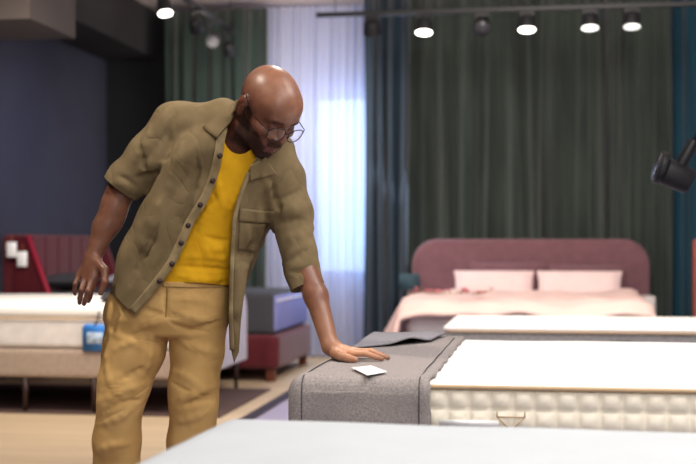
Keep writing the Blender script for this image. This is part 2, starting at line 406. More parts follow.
# duvet
def duvet(u,v):
    x = -1.36+2.52*u; y = 8.7+1.55*v; 
    xl, xr = -.99, .79
    over = max(0, xl-x, x-xr)
    fr = max(0, 8.86-y)
    z = .655+.03*(v**1.5)+.022*wob(x*1.3,y*1.1,0,1,2)+.012*math.sin(y*9+x*5)
    edge = 1-math.exp(-over*9)
    z -= .27*edge+ .4*fr
    if x<xl: x = xl-.12*edge*(1+.35*math.sin(y*7)) - .04*math.sin(y*17)*edge
    if x>xr: x = xr+.10*edge*(1+.3*math.sin(y*9))
    z += .012*math.sin(y*31)*edge
    return (x,y,z)
bm = bmesh.new(); grid(bm, duvet, 90, 60)
o = link('duvet', bm, M_peach); solid(o,.035,1); tag(o, 'pale pink duvet rumpled over the mauve bed, hanging at its left side', 'duvet')
# dried flower spray lying on the duvet
e = empty('flower_spray', 'spray of pink and green dried flowers lying on the pink duvet', 'flowers', (-.62,9.25,.72))
M_petal = mat('pink_petal',(222,128,138),.8,.2,40); M_stem = mat('olive_stem',(140,122,74),.8,.2,30)
rr = random.Random(8)
for k in range(18):
    t = (k/17-.5); x0 = t*.56; x1 = x0+rr.uniform(-.07,.07); y1 = rr.uniform(-.08,.08); zz = rr.uniform(.02,.055)
    bm = bmesh.new(); bf = bmesh.new()
    tube(bm, [(x0*.7,0,.012),((x0+x1)/2,y1*.6,.02+zz*.6),(x1,y1,zz)], .003, 5)
    r0 = rr.uniform(.010,.018)
    for q in range(6):
        a = q*PI/3; r_ = bmesh.ops.create_icosphere(bf, subdivisions=1, radius=r0)
        bmesh.ops.scale(bf, verts=r_['verts'], vec=(1,.6,.45)); bmesh.ops.rotate(bf, verts=r_['verts'], matrix=Matrix.Rotation(a,3,'Z'))
        bmesh.ops.translate(bf, verts=r_['verts'], vec=(x1+r0*.8*math.cos(a),y1+r0*.8*math.sin(a),zz+.008))
    sp = link('sprig', bm, M_stem, e); link('blossom', bf, M_petal, sp)
# bedside tables and lamp
M_pale = mat('pale_cabinet',(214,206,204),.6,.04,6)
def nightstand(x,y,h,w,label):
    e = empty('nightstand', label, 'side table', (x,y,0))
    bm = rbox((0,0,h/2+.06),(w,.34,h-.12),.015,3); link('cabinet',bm,M_pale,e)
    d = link('drawer',rbox((0,-.185,h-.12),(w-.03,.02,.16),.005,2),M_pale,e)
    bm = bmesh.new(); add_cyl(bm,(0,-.2,h-.12),(0,-.225,h-.12),.012,.014,12); link('knob',bm,M_plate,d)
    for sx in (-w/2+.03,w/2-.03):
        for sy in (-.12,.12):
            bm = bmesh.new(); add_cyl(bm,(sx,sy,0),(sx,sy,.125),.012,.016,12); link('leg',bm,M_leg,e)
nightstand(-1.17,10.62,.48,.2,'pale bedside table at the left of the mauve headboard')
nightstand(.925,10.5,.68,.10,'narrow pale bedside table at the right of the mauve headboard')
e = empty('table_lamp','small teal-grey table lamp with pale stem left of the mauve headboard','lamp',(-1.13,10.64,.48))
bm = bmesh.new(); add_cyl(bm,(0,0,0),(0,0,.02),.07,.07,24); link('lamp_base',bm,M_pale,e,bevel=.004)
bm = bmesh.new(); add_cyl(bm,(0,0,.02),(0,0,.26),.022,.018,16); link('pole',bm,mat('pale_wood',(206,176,156),.6),e)
bm = bmesh.new(); add_cyl(bm,(0,0,.235),(0,0,.375),.100,.092,28,False); o=link('lamp_shade',bm,mat('teal_grey_shade',(56,78,88),.8,.05),e); solid(o,.004)

# ---- white bed at the left
WXR = -2.26; WX_L = -4.38; WY0, WY1 = 7.5, 8.95
e = empty('upholstered_bed','beige box bed with lilac-grey rounded foot panel and dark legs on a brown rug','bed',((WXR+WX_L)/2,8.2,0))
part('box_base', soft_slab(WX_L,WXR-.05,WY0,WY1,.235,.43,.02,0,8), M_boxbeige, e)
def yz_panel(y0,y1,z0,z1,r,x0,x1):
    bm = rounded_panel(y0,y1,z0,z1,r,0,x1-x0)
    for v in bm.verts: v.co = Vector((x0+v.co.y, v.co.x, v.co.z))
    return bm
part('foot_panel', yz_panel(WY0-.02,WY1+.18,.215,.765,.18,WXR-.05,WXR+.02), M_lav, e, bevel=.02)
for (x,y) in ((WXR-.04,WY0+.04),(WXR-.04,WY1+.05),(WXR-1.6,WY0+.06),(WXR-.62,WY0+.03),(WXR-1.1,WY0+.03),(WXR-1.85,WY0+.03)):
    bm = bmesh.new(); add_cyl(bm,(x,y,.012),(x,y,.24),.014,.024); part('leg', bm, M_leg, e)
e = empty('mattress','white mattress with off-white sides on the beige box bed behind the hanging hand','mattress',((WXR+WX_L)/2,8.2,.43))
part('mattress_body', soft_slab(WX_L,WXR-.06,WY0+.005,WY1-.005,.432,.63,.03,0,16), M_sidewhite, e)
part('top_panel', soft_slab(WX_L,WXR-.06,WY0,WY1,.625,.725,.045,.018,24), M_white, e)
bm = bmesh.new(); piping(bm, WX_L,WXR-.058,WY0-.002,WY1,.628,.05,.006); part('piping', bm, M_beige, e)
tX = -2.86
e = empty('hanging_tag','bright blue tag with a white print hanging on the side of the white mattress','tag',(tX,WY0-.012,.44))
bm = rounded_panel(-.085,.085,-.02,.155,.03,-.004,.004)
o = link('tag_card', bm, M_blue, e)
bm = rbox((0,-.006,.065),(.11,.003,.075),.0012,1); link('tag_print', bm, mat('pale_blue_print',(196,216,240),.5,.3,30), e)
bm = bmesh.new(); tube(bm,[(0,-.003,.15),(.02,-.006,.18),(.03,-.004,.24)],.006,6); link('cord',bm,M_char,e)
o = pillow(tX+.06,WY0+.12,.765,.07,.05,.028,8,M_char,'small dark grey cushion on the white bed just left of the trousers',6,.3,name='cushion')

# ---- burgundy bed behind
e = empty('upholstered_bed','burgundy upholstered bed with tall winged headboard against the grey wall','bed',(-3.3,10.3,0))
part('box_base', soft_slab(-4.28,-2.08,9.5,10.98,.10,.38,.03,0,8), M_red, e)
for (x,y) in ((-2.15,9.57),(-2.15,10.9),(-4.0,9.57),(-4.0,10.9)):
    bm = bmesh.new(); add_box(bm,(x,y,.055),(.07,.07,.11)); part('leg', bm, M_warmleg, e, smooth=False, bevel=.005)
part('headboard', yz_panel(9.42,11.2,.1,1.2,.05,-4.41,-4.29), M_red, e, bevel=.02)
# side wing of the headboard, slanting forward to its foot
def wing(y0,y1):
    bm = bmesh.new(); pts = [(-4.30,.1),(-3.90,.1),(-3.93,.55),(-4.17,1.19),(-4.30,1.19)]
    f = bm.faces.new([bm.verts.new((x,y0,z)) for x,z in pts]); ex = bmesh.ops.extrude_face_region(bm, geom=[f])
    bmesh.ops.translate(bm, verts=[v for v in ex['geom'] if isinstance(v,bmesh.types.BMVert)], vec=(0,y1-y0,0)); return bm
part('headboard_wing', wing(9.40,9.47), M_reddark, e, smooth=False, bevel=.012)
part('headboard_wing', wing(11.12,11.19), M_red, e, smooth=False, bevel=.012)
for k in range(5):
    bm = bmesh.new(); y = 9.75+k*.28; tube(bm, [(-4.288,y,.4),(-4.288,y,1.185)], .008, 6); part('headboard_seam', bm, M_reddark, e)
bm = bmesh.new(); tube(bm, [(-3.90,9.395,.12),(-3.93,9.395,.55),(-4.17,9.395,1.19)], .022, 8); tag(part('wing_piping', bm, mat('crimson_piping',(150,30,54),.7,.05), e),'brighter crimson edge piping')
e = empty('mattress','charcoal mattress with bluish daylight coloured onto its foot end, on the burgundy bed base','mattress',(-3.1,10.2,.38))
part('mattress_body', soft_slab(-4.28,-2.12,9.55,10.95,.382,.715,.035,.01,16), M_char, e)
part('end_panel', rbox((-2.122,10.25,.55),(.02,1.36,.29),.008,2), M_daylit, e)
bm = bmesh.new(); tube(bm,[(-2.110,9.6,.655),(-2.110,10.9,.655)],.006,6); part('end_seam', bm, M_paper, e)
pillow(-4.0,9.9,.80,.19,.33,.07,0,M_char,'charcoal pillow at the head of the burgundy bed',9,.05)
pillow(-3.6,10.3,.80,.16,.35,.07,0,mat('grey_cotton',(150,150,160),.9),'pale grey pillow beside the charcoal pillow on the burgundy bed',10,.1)
def price_tag(px,py,D,label):
    p = room(W(px,py,D)); e = empty('price_tag',label,'tag',p)
    link('tag_card', rbox((0,0,0),(.088,.004,.125),.0018,1), M_paper, e)
    bm = bmesh.new(); tube(bm,[(0,0,.06),(.005,-.004,.09),(0,.012,.12)],.003,6); link('string',bm,mat('orange_string',(170,90,60),.8),e)
price_tag(22,259,9.88,'white price tag hanging lower on the crimson wing edge')
price_tag(11.5,249.5,9.88,'white price tag hanging highest, near the left edge of the photograph')

# ---- terracotta headboard at the right edge
e = empty('headboard','terracotta upholstered headboard panel at the right edge behind the beds','headboard',(1.665,9.6,0))
link('panel', rounded_panel(-.48,.9,.08,1.16,.03,-.06,.04), mat('terracotta_fabric',(150,78,66),.85,.08,20), e, bevel=.015)
for x in (-.4,.8):
    bm = bmesh.new(); add_box(bm,(x,-.01,.045),(.06,.06,.09)); link('leg',bm,M_leg,e,smooth=False)

# ---- track lighting
M_lens_on = emis('lit_lens',(255,250,240),9); M_lens_dim = emis('dim_lens',(235,235,230),1.6); M_lens_mid = emis('soft_lens',(245,243,236),2.6); M_lens_off = mat('unlit_lens',(60,60,66),.2,.02)
def rail(name, a, b, label):
    e = empty(name, label, 'light', a); a=Vector(a); b=Vector(b); d=b-a
    bm = bmesh.new(); add_box(bm, d/2, (abs(d.x)+.04,abs(d.y)+.04,.04)); link('rail_bar', bm, M_black_metal, e, smooth=False, bevel=.004)
    for t in (.03,.97):
        p = d*t; bm = bmesh.new(); add_cyl(bm, p+Vector((0,0,.02)), p+Vector((0,0,ZC-a.z)), .004,.004,8); link('suspension_wire', bm, M_black_metal, e)
rail('track_rail',(-1.78,9.7,3.0),(2.9,9.7,3.0),'long black track rail in front of the green curtains')
rail('track_rail',(-2.85,8.7,3.13),(-2.85,11.0,3.13),'short black track rail running back at the upper left')
def head(p, lit, tilt, label, drop=.10, rz=0, r=.062, ry=0):
    e = empty('track_spotlight', label, 'spotlight', p, rz, 'track spotlights')
    bm = bmesh.new(); add_box(bm,(-.045,0,-drop/2-.01),(.02,.025,drop)); add_box(bm,(0,0,-.0),(.12,.034,.03)); link('bracket',bm,M_black_metal,e,smooth=False,bevel=.003)
    R = Matrix.Translation((0,0,-drop-.035))@Matrix.Rotation(math.radians(tilt),4,'X')@Matrix.Rotation(math.radians(ry),4,'Y')
    bm = bmesh.new(); add_cyl(bm,(0,0,.055),(0,0,-.045),r*.86,r,28); add_cyl(bm,(0,0,.075),(0,0,.055),r*.5,r*.86,28)
    bm.transform(R); h = link('lamp_head',bm,M_black_metal,e,bevel=.003)
    bm = bmesh.new(); add_cyl(bm,(0,0,-.044),(0,0,-.050),r*.88,r*.88,28); bm.transform(R)
    link('lens',bm,{2:M_lens_on,1.5:M_lens_mid,1:M_lens_dim,0:M_lens_off}[lit],h)
hx = [(372,0,-30,'unlit black track spotlight nearest the bright sheer curtain'),(424,2,28,'lit track spotlight second from the left on the long rail'),
      (482,0,50,'dark unlit track spotlight in the middle of the long rail'),(527,2,30,'brightest lit track spotlight on the long rail'),
      (590,1.5,16,'lit track spotlight second from the right on the long rail'),(632,1,14,'dimly lit black track spotlight at the right end of the long rail')]
for px,lit,tl,lb in hx:
    k = (px-348)/F; dx,dy = k*cy_-sy_, k*sy_+cy_; t = 9.7/dy
    head((dx*t,9.7,2.962), lit, -(11 if lit else tl), lb, .05, r=.074)
head((-2.87,9.0,3.092),2,-14,'lit track spotlight nearest the camera on the short rail at the upper left',.10,ry=-12)
head((-2.85,9.8,3.092),0,50,'unlit spotlight, first dark one on the short rail at the upper left',.10)
head((-2.85,10.35,3.092),0,-60,'unlit spotlight, middle dark one on the short rail at the upper left',.12)
head((-2.85,10.9,3.092),0,50,'unlit spotlight at the far end of the short rail near the green curtain',.12)

# ---- black spot lamp on a stand at the right edge
D = 5.3
e = empty('floor_lamp','black spot lamp head on an arm reaching in at the right edge','lamp',room((1.78,D,0)))
e.rotation_euler = (0,0,YAW)
def LP(px,py,d=0): p = W(px,py,D+d); return Vector((p[0]-1.78,p[1]-D,p[2]))
bm = bmesh.new(); a=LP(663,176,-.03); b=LP(686,178,.02)
ax_ = (LP(690,172)-LP(662,163)).normalized()
add_cyl(bm, LP(664,160)+Vector((0,0,-.045)), LP(690,172)+Vector((0,0,-.045)), .062,.056,32)
hd = link('lamp_head', bm, M_black_metal, e, bevel=.008)
bm = bmesh.new(); c0=LP(657,156)+Vector((0,0,-.045)); add_cyl(bm, c0, c0+ax_*.03, .074,.074,32); link('lamp_rim', bm, M_black_metal, hd, bevel=.006)
bm = bmesh.new(); add_cyl(bm, c0-ax_*.002, c0+ax_*.01, .06,.06,32); link('lens', bm, M_lens_off, hd)
bm = bmesh.new(); add_cyl(bm, LP(680,166), LP(694,141), .028,.024,20); link('arm_joint', bm, M_black_metal, e, bevel=.004)
bm = bmesh.new(); tube(bm,[LP(692,145),LP(704,126),Vector((-.03,0,1.86)),Vector((0,0,1.8))],.013,10); link('arm', bm, M_black_metal, e)
bm = bmesh.new(); add_cyl(bm,(0,0,.02),(0,0,1.84),.014,.014,16); link('pole', bm, M_black_metal, e)
bm = bmesh.new(); add_cyl(bm,(0,0,0),(0,0,.025),.16,.15,36); link('lamp_base', bm, M_black_metal, e, bevel=.004)

# ================================================================ PERSON (smooth fields -> meshes)
def smin(a,b,k):
    h = np.clip(.5+.5*(b-a)/k,0,1); return b+(a-b)*h-k*h*(1-h)
def smax(a,b,k): return -smin(-a,-b,k)
def cone(P,a,b,ra,rb):
    a=np.asarray(a,float); b=np.asarray(b,float); ba=b-a; t=np.clip((P-a)@ba/(ba@ba),0,1)
    return np.linalg.norm(P-a-t[:,None]*ba,axis=1)-(ra+(rb-ra)*t)
def ell(P,c,r,R=None):
    q=P-np.asarray(c); q = q@R if R is not None else q
    r=np.asarray(r,float); k0=np.linalg.norm(q/r,axis=1); k1=np.linalg.norm(q/r**2,axis=1)
    return k0*(k0-1)/np.maximum(k1,1e-9)
def chain(P,pts,rs,k=.015):
    d=None
    for i in range(len(pts)-1):
        c=cone(P,pts[i],pts[i+1],rs[i],rs[i+1]); d=c if d is None else smin(d,c,k)
    return d
def stack(P,rows,cap=.03):
    """rows: (z, centre x, centre depth, half width, half depth), z decreasing"""
    A=np.array(rows)[::-1]; z=np.clip(P[:,2],A[0,0],A[-1,0])
    def ip(c):
        t=np.interp(z,A[:,0],np.arange(len(A))); i=np.clip(t.astype(int),0,len(A)-2); f=t-i
        p=np.pad(A[:,c],1,mode='edge'); p0,p1,p2,p3=p[i],p[i+1],p[i+2],p[i+3]
        return p1+.5*f*(p2-p0+f*(2*p0-5*p1+4*p2-p3+f*(3*(p1-p2)+p3-p0)))
    dx=P[:,0]-ip(1); dy=P[:,1]-ip(2); a=ip(3); b=ip(4)
    q=(np.abs(dx/a)**2.3+np.abs(dy/b)**2.3)**(1/2.3)
    d=(q-1)*np.minimum(a,b)*.92
    return smax(d,np.maximum(P[:,2]-A[-1,0],A[0,0]-P[:,2])-cap*.6,cap)
def mesh_field(f,lo,hi,h):
    lo=np.array(lo,float); hi=np.array(hi,float); lev=4; big=h*2**lev
    n=np.ceil((hi-lo)/big).astype(int)
    C=np.stack(np.meshgrid(*[np.arange(k) for k in n],indexing='ij'),-1).reshape(-1,3); s=big
    off=np.array([[i,j,k] for i in (0,1) for j in (0,1) for k in (0,1)])
    for L in range(lev+1):
        d=f(lo+(C+.5)*s); C=C[np.abs(d)<(1.5*s if L<lev else 1.15*s)]
        if L==lev: break
        C=(C[:,None,:]*2+off[None]).reshape(-1,3); s/=2
    code=lambda c:(c[:,0]*100003+c[:,1])*100003+c[:,2]
    C=C[np.argsort(code(C))]; cc=code(C)
    V=(C[:,None,:]+off[None]).reshape(-1,3); vc,idx,inv=np.unique(code(V),return_index=True,return_inverse=True)
    val=f(lo+V[idx]*h); vals=val[inv].reshape(-1,8)
    ed=[(0,4),(1,5),(2,6),(3,7),(0,2),(1,3),(4,6),(5,7),(0,1),(2,3),(4,5),(6,7)]
    S=np.zeros((len(C),3)); N=np.zeros(len(C))
    for a,b in ed:
        va,vb=vals[:,a],vals[:,b]; m=(va<0)!=(vb<0); t=np.where(m,va/(va-vb+1e-20),0)
        p=off[a]+(off[b]-off[a])*t[:,None]; S+=p*m[:,None]; N+=m
    act=N>0; C2=C[act]; pos=lo+(C2+S[act]/N[act][:,None])*h; c2=code(C2); v2=vals[act]
    def find(q):
        k=code(q); i=np.searchsorted(c2,k); i=np.clip(i,0,len(c2)-1); return np.where(c2[i]==k,i,-1)
    F_=[]
    for ax_,(b,c) in enumerate(((1,2),(2,0),(0,1))):
        e0=np.zeros(3,int); e0[ax_]=1; end=4 if ax_==0 else 2 if ax_==1 else 1
        m=(v2[:,0]<0)!=(v2[:,end]<0); idx0=np.where(m)[0]
        db=np.zeros(3,int); db[b]=1; dc=np.zeros(3,int); dc[c]=1
        i1=find(C2[m]-db); i2=find(C2[m]-db-dc); i3=find(C2[m]-dc); ok=(i1>=0)&(i2>=0)&(i3>=0)
        q=np.stack([idx0,i1,i2,i3],1)[ok]; flip=v2[idx0[ok],0]>=0
        q[flip]=q[flip][:,::-1]; F_.append(q)
    return pos,np.concatenate(F_)
def clip_mesh(V,Q,k):
    """keep the part where k>0, cutting faces exactly along k=0"""
    V=list(map(tuple,V)); T=np.concatenate([Q[:,[0,1,2]],Q[:,[0,2,3]]]) if Q.shape[1]==4 else Q
    ins=k[T]>0; n=ins.sum(1); out=[tuple(t) for t in T[n==3]]; cache={}
    def cut(a,b):
        key=(a,b) if a<b else (b,a)
        if key not in cache:
            t=k[a]/(k[a]-k[b]); V.append(tuple(np.array(V[a])*(1-t)+np.array(V[b])*t)); cache[key]=len(V)-1
        return cache[key]
    for t in T[(n==1)|(n==2)]:
        t=list(map(int,t)); s=[k[i]>0 for i in t]
        if sum(s)==1:
            i=s.index(True); a,b,c=t[i],t[(i+1)%3],t[(i+2)%3]; out.append((a,cut(a,b),cut(a,c)))
        else:
            i=s.index(False); a,b,c=t[i],t[(i+1)%3],t[(i+2)%3]; x,y=cut(a,b),cut(a,c)
            out.append((x,b,c)); out.append((x,c,y))
    return np.array(V),np.array(out)
X0,D0=WZ(185,3.93,0)[:2]
ORG=np.array([X0,D0,0])
person=empty('person','bald bearded man in khaki overshirt, yellow T-shirt and tan trousers leaning on the grey runner','person',room(ORG),YAW)
def to_obj(name,V,Fc,m,parent=None,keep_main=True):
    V=np.asarray(V)-ORG; me=bpy.data.meshes.new(name)
    used=np.unique(Fc); remap=-np.ones(len(V),int); remap[used]=np.arange(len(used))
    me.from_pydata(V[used].tolist(),[],remap[Fc].tolist()); me.materials.append(m)
    for p in me.polygons: p.use_smooth=True
    o=bpy.data.objects.new(name,me); COL.objects.link(o); o.parent=parent or person; return o
def proj(P): return np.stack([348+P[:,0]/P[:,1]*F, 244-(P[:,2]-CAMH)/P[:,1]*F],1)
def hit(px,py,f,d0=3.2,d1=4.3):
    Ds=np.linspace(d0,d1,400); P=np.stack([(px-348)/F*Ds,Ds,CAMH-(py-244)/F*Ds],1); v=f(P); i=np.argmax(v<0)
    if v[i]>=0: i=np.argmin(v); return P[i]
    t=v[i-1]/(v[i-1]-v[i]) if i else 0; return P[i-1]*(1-t)+P[i]*t
def folds(base,L,k=.012,push=.5):
    """L: (x1,y1,x2,y2,r,sign) ridges (+) and creases (-) laid on the surface"""
    out=[]
    for (x1,y1,x2,y2,r,s) in L:
        n=5; pts=[]
        bx,by=(y2-y1)*.08*((len(out)%3)-1),-(x2-x1)*.08*((len(out)%3)-1)
        for i in range(n):
            t=i/(n-1); b=4*t*(1-t); p=hit(x1+(x2-x1)*t+bx*b,y1+(y2-y1)*t+by*b,base); p=p+np.array([0,(r*push if s>0 else r*.1),0]); pts.append(p)
        out.append((np.array(pts),r,s))
    def f(P):
        d=base(P)
        for pts,r,s in out:
            c=pts.mean(0); R=np.linalg.norm(pts-c,axis=1).max()+r+3*k
            m=np.linalg.norm(P-c,axis=1)<R
            if not m.any(): continue
            rs=[r*.35,r*.85,r,r*.85,r*.35]; q=chain(P[m],pts,rs,.01)
            d[m]=smin(d[m],q,k) if s>0 else smax(d[m],-(q+r*.55),k)
        return d
    return f
def noise(P,s,a,sd=0):
    x,y,z=P[:,0]*s,P[:,1]*s,P[:,2]*s
    return a*(np.sin(x+1.3*np.sin(z*.7+sd)+sd)*np.cos(z*.9+1.1*np.sin(y+sd))+.5*np.sin(1.9*z-1.4*x+np.sin(2.1*y+sd)*1.2))
# ---------------- head frame
def head_rot(y,p):
    Lf=np.array([1,0,0.]);Fw=np.array([0,-1,0.]);U=np.array([0,0,1.]); c,s=np.cos(p),np.sin(p)
    Fw,U=Fw*c-U*s,U*c+Fw*s; M=np.array([Lf,Fw,U]).T; c,s=np.cos(y),np.sin(y)
    return np.array([[c,-s,0],[s,c,0],[0,0,1]])@M
HS=1.08; HM=head_rot(math.radians(42),math.radians(46)); HO=W(265.2,111.6,3.70)
def H(x,y,z): return HO+HM@(np.array([x,y,z])*HS)
def head_field(P):
    q=((P-HO)@HM)/HS; a=np.abs(q[:,0]); m=np.stack([a,q[:,1],q[:,2]],1)
    d=ell(q,(0,-.008,.045),(.0775,.1,.087))
    d=smin(d,ell(q,(0,.048,.058),(.058,.05,.052)),.03)
    d=smin(d,ell(q,(0,.036,-.012),(.062,.062,.08)),.02)
    d=smin(d,ell(q,(0,.032,-.058),(.056,.058,.044)),.02)
    d=smin(d,ell(q,(0,.074,-.088),(.028,.022,.02)),.02)
    d=smin(d,ell(m,(.045,.068,-.008),(.022,.022,.018)),.015)
    d=smax(d,-ell(m,(.031,.112,.018),(.021,.021,.015)),.014)
    d=smin(d,cone(m,(.006,.093,.041),(.042,.083,.040),.010,.008),.012)
    d=smin(d,ell(m,(.031,.084,.018),(.016,.012,.011)),.004)
    d=smax(d,-cone(m,(.018,.098,.013),(.044,.088,.014),.0012,.0012),.003)
    d=smin(d,cone(q,(0,.094,.030),(0,.114,-.008),.008,.0125),.010)
    d=smin(d,ell(m,(.014,.103,-.013),(.010,.012,.009)),.006)
    d=smax(d,-ell(m,(.008,.112,-.021),(.005,.006,.005)),.004)
    d=smin(d,ell(q,(0,.086,-.045),(.036,.020,.028)),.015)
    d=smin(d,cone(m,(0,.103,-.046),(.022,.092,-.049),.0065,.003),.005)
    d=smin(d,cone(m,(0,.102,-.060),(.020,.090,-.056),.0075,.003),.005)
    d=smax(d,-cone(m,(0,.112,-.0525),(.026,.092,-.053),.0015,.001),.004)
    ear=smin(ell(m,(.0815,-.012,.010),(.0085,.021,.031)),ell(m,(.0785,-.006,-.020),(.007,.010,.013)),.008)
    ear=smax(ear,-ell(m,(.091,-.006,.008),(.008,.011,.017)),.004)
    d=smin(d,ear,.006)
    return d*HS
# ---------------- torso rows
def row(py,pl,pr,D,b): a=W(pl,py,D); c=W(pr,py,D); return (a[2],(a[0]+c[0])/2,D,(c[0]-a[0])/2,b)
TR=[row(126,222,262,3.79,.06),row(138,196,284,3.81,.095),row(155,180,290,3.83,.115),row(175,176,290,3.85,.125),row(200,170,276,3.875,.13),row(230,160,254,3.90,.13),row(260,148,242,3.92,.135),row(296,124,233,3.93,.135)]
def girdle(P,rr,rl):
    d=smin(cone(P,W(188,126,3.85),W(222,128,3.84),rr,rr*.92),cone(P,W(250,150,3.83),W(280,176,3.84),rl*.95,rl*.9),.06)
    return smin(d,cone(P,W(222,128,3.84),W(250,148,3.83),rr*.85,rl*.9),.06)
def torso(P,g=0): return smin(stack(P,TR)-g,girdle(P,.060+g,.060+g),.05)
# ---------------- arms
aR=[W(180,126,3.86),W(124,188,3.89),W(105,227,3.885),W(93,257,3.87)]
aL=[W(284,180,3.86),W(298,252,3.82),W(316,296,3.76),np.array([*WZ(330.5,3.67,0)[:2],.806])]
def hand_right(P):
    w=W(93,258,3.87)
    K=[W(95.5,276,3.845),W(91.5,279.5,3.84),W(85,278.5,3.85),W(79,275,3.865)]
    d=cone(P,w,W(96,268,3.855),.025,.021)
    for i,k in enumerate(K): d=smin(d,cone(P,w+(K[i]-w)*.25,k,.018,[.0125,.0125,.012,.011][i]),.016)
    Fg=[[(95.5,276,3.845),(92,288,3.84),(89.5,297,3.86),(88.5,301,3.87)],[(91.5,279.5,3.84),(88.5,291,3.815),(85.8,299.5,3.825),(84,304,3.84)],
        [(85,278.5,3.85),(81.5,290,3.825),(80,298.5,3.84),(79.5,303,3.855)],[(79,275,3.865),(75.2,284,3.85),(74.5,290.5,3.86),(75,294,3.87)]]
    for i,g in enumerate(Fg):
        r=[.0098,.0098,.0092,.0080][i]; pts=[W(*t) for t in g]
        d=smin(d,chain(P,pts,[r*1.12,r*1.02,r*.9,r*.78],.004),.005)
    d=smin(d,chain(P,[W(97,261,3.85),W(104.5,270,3.83),W(105,282,3.81),W(100.5,293,3.81)],[.015,.0130,.0102,.0086],.008),.010)
    return d
def wz(px,D,z): D=D-.075; return np.array([(px-348)/F*D,D,z-.001])
LK=[wz(352,3.685,.792),wz(356,3.715,.795),wz(356,3.745,.792),wz(352,3.772,.786)]
LF=[[LK[0],wz(366,3.668,.793),wz(376,3.658,.783),wz(382,3.652,.7785)],[LK[1],wz(371,3.703,.797),wz(381,3.693,.785),wz(388,3.688,.7785)],
    [LK[2],wz(370,3.742,.793),wz(380,3.737,.783),wz(386,3.733,.7785)],[LK[3],wz(362,3.772,.785),wz(370,3.771,.780),wz(375.5,3.77,.777)]]
LT=[wz(335,3.70,.789),wz(341,3.668,.786),wz(348.5,3.648,.781),wz(355.5,3.638,.778)]
def hand_left(P):
    w=aL[3]; d=cone(P,w,wz(336,3.73,.793),.0245,.021)
    for i,k in enumerate(LK): d=smin(d,cone(P,w+(k-w)*.3-np.array([0,0,.006]),k,.017,[.0125,.0125,.012,.011][i]),.016)
    for i,g in enumerate(LF):
        r=[.0095,.0095,.009,.0078][i]; d=smin(d,chain(P,g,[r*1.1,r*1.02,r*.9,r*.78],.004),.005)
    return smin(d,chain(P,LT,[.0165,.0135,.0108,.009],.008),.012)
def body(P):
    d=head_field(P)
    nk=chain(P,[H(0,-.030,-.02),H(0,-.022,-.075),W(240,137,3.81),W(236,150,3.84)],[.066,.060,.062,.08],.02)
    d=smin(d,nk,.018)
    d=smin(d,torso(P,-.03),.03)
    d=smin(d,chain(P,aR,[.05,.042,.038,.027],.02),.03); d=smin(d,chain(P,aL,[.05,.041,.036,.0265],.02),.03)
    d=smin(d,ell(P,W(114,208,3.888),(.036,.036,.07)),.03); 
    m=np.linalg.norm(P-W(90,275,3.85),axis=1)<.2
    if m.any(): d[m]=smin(d[m],hand_right(P[m]),.012)
    m=np.linalg.norm(P-wz(350,3.72,.79),axis=1)<.22
    if m.any(): d[m]=smin(d[m],hand_left(P[m]),.012)
    for L_,foot in ((LEG_R,FR),(LEG_L,FL)):
        d=smin(d,chain(P,L_,[.065,.055,.034,.036,.030],.03),.04)
        d=smin(d,cone(P,foot[0],foot[1],.04,.03),.03)
    d=smin(d,cone(P,W(145,312,3.93),W(200,312,3.93),.09,.09),.05)
    return d
# legs (hip, mid-thigh, knee, calf, ankle)
kz=.52
LEG_R=[W(142,315,3.94),W(134,355,3.92),np.array([*WZ(121,3.90,0)[:2],kz]),np.array([*WZ(117,3.94,0)[:2],.34]),np.array([*WZ(113,3.98,0)[:2],.10])]
LEG_L=[W(203,315,3.94),W(198,355,3.93),np.array([*WZ(194,3.92,0)[:2],kz]),np.array([*WZ(192,3.97,0)[:2],.34]),np.array([*WZ(192,4.02,0)[:2],.10])]
FR=[LEG_R[4]+np.array([0,.02,-.05]),LEG_R[4]+np.array([.03,-.17,-.062])]
FL=[LEG_L[4]+np.array([0,.02,-.05]),LEG_L[4]+np.array([.10,-.14,-.062])]
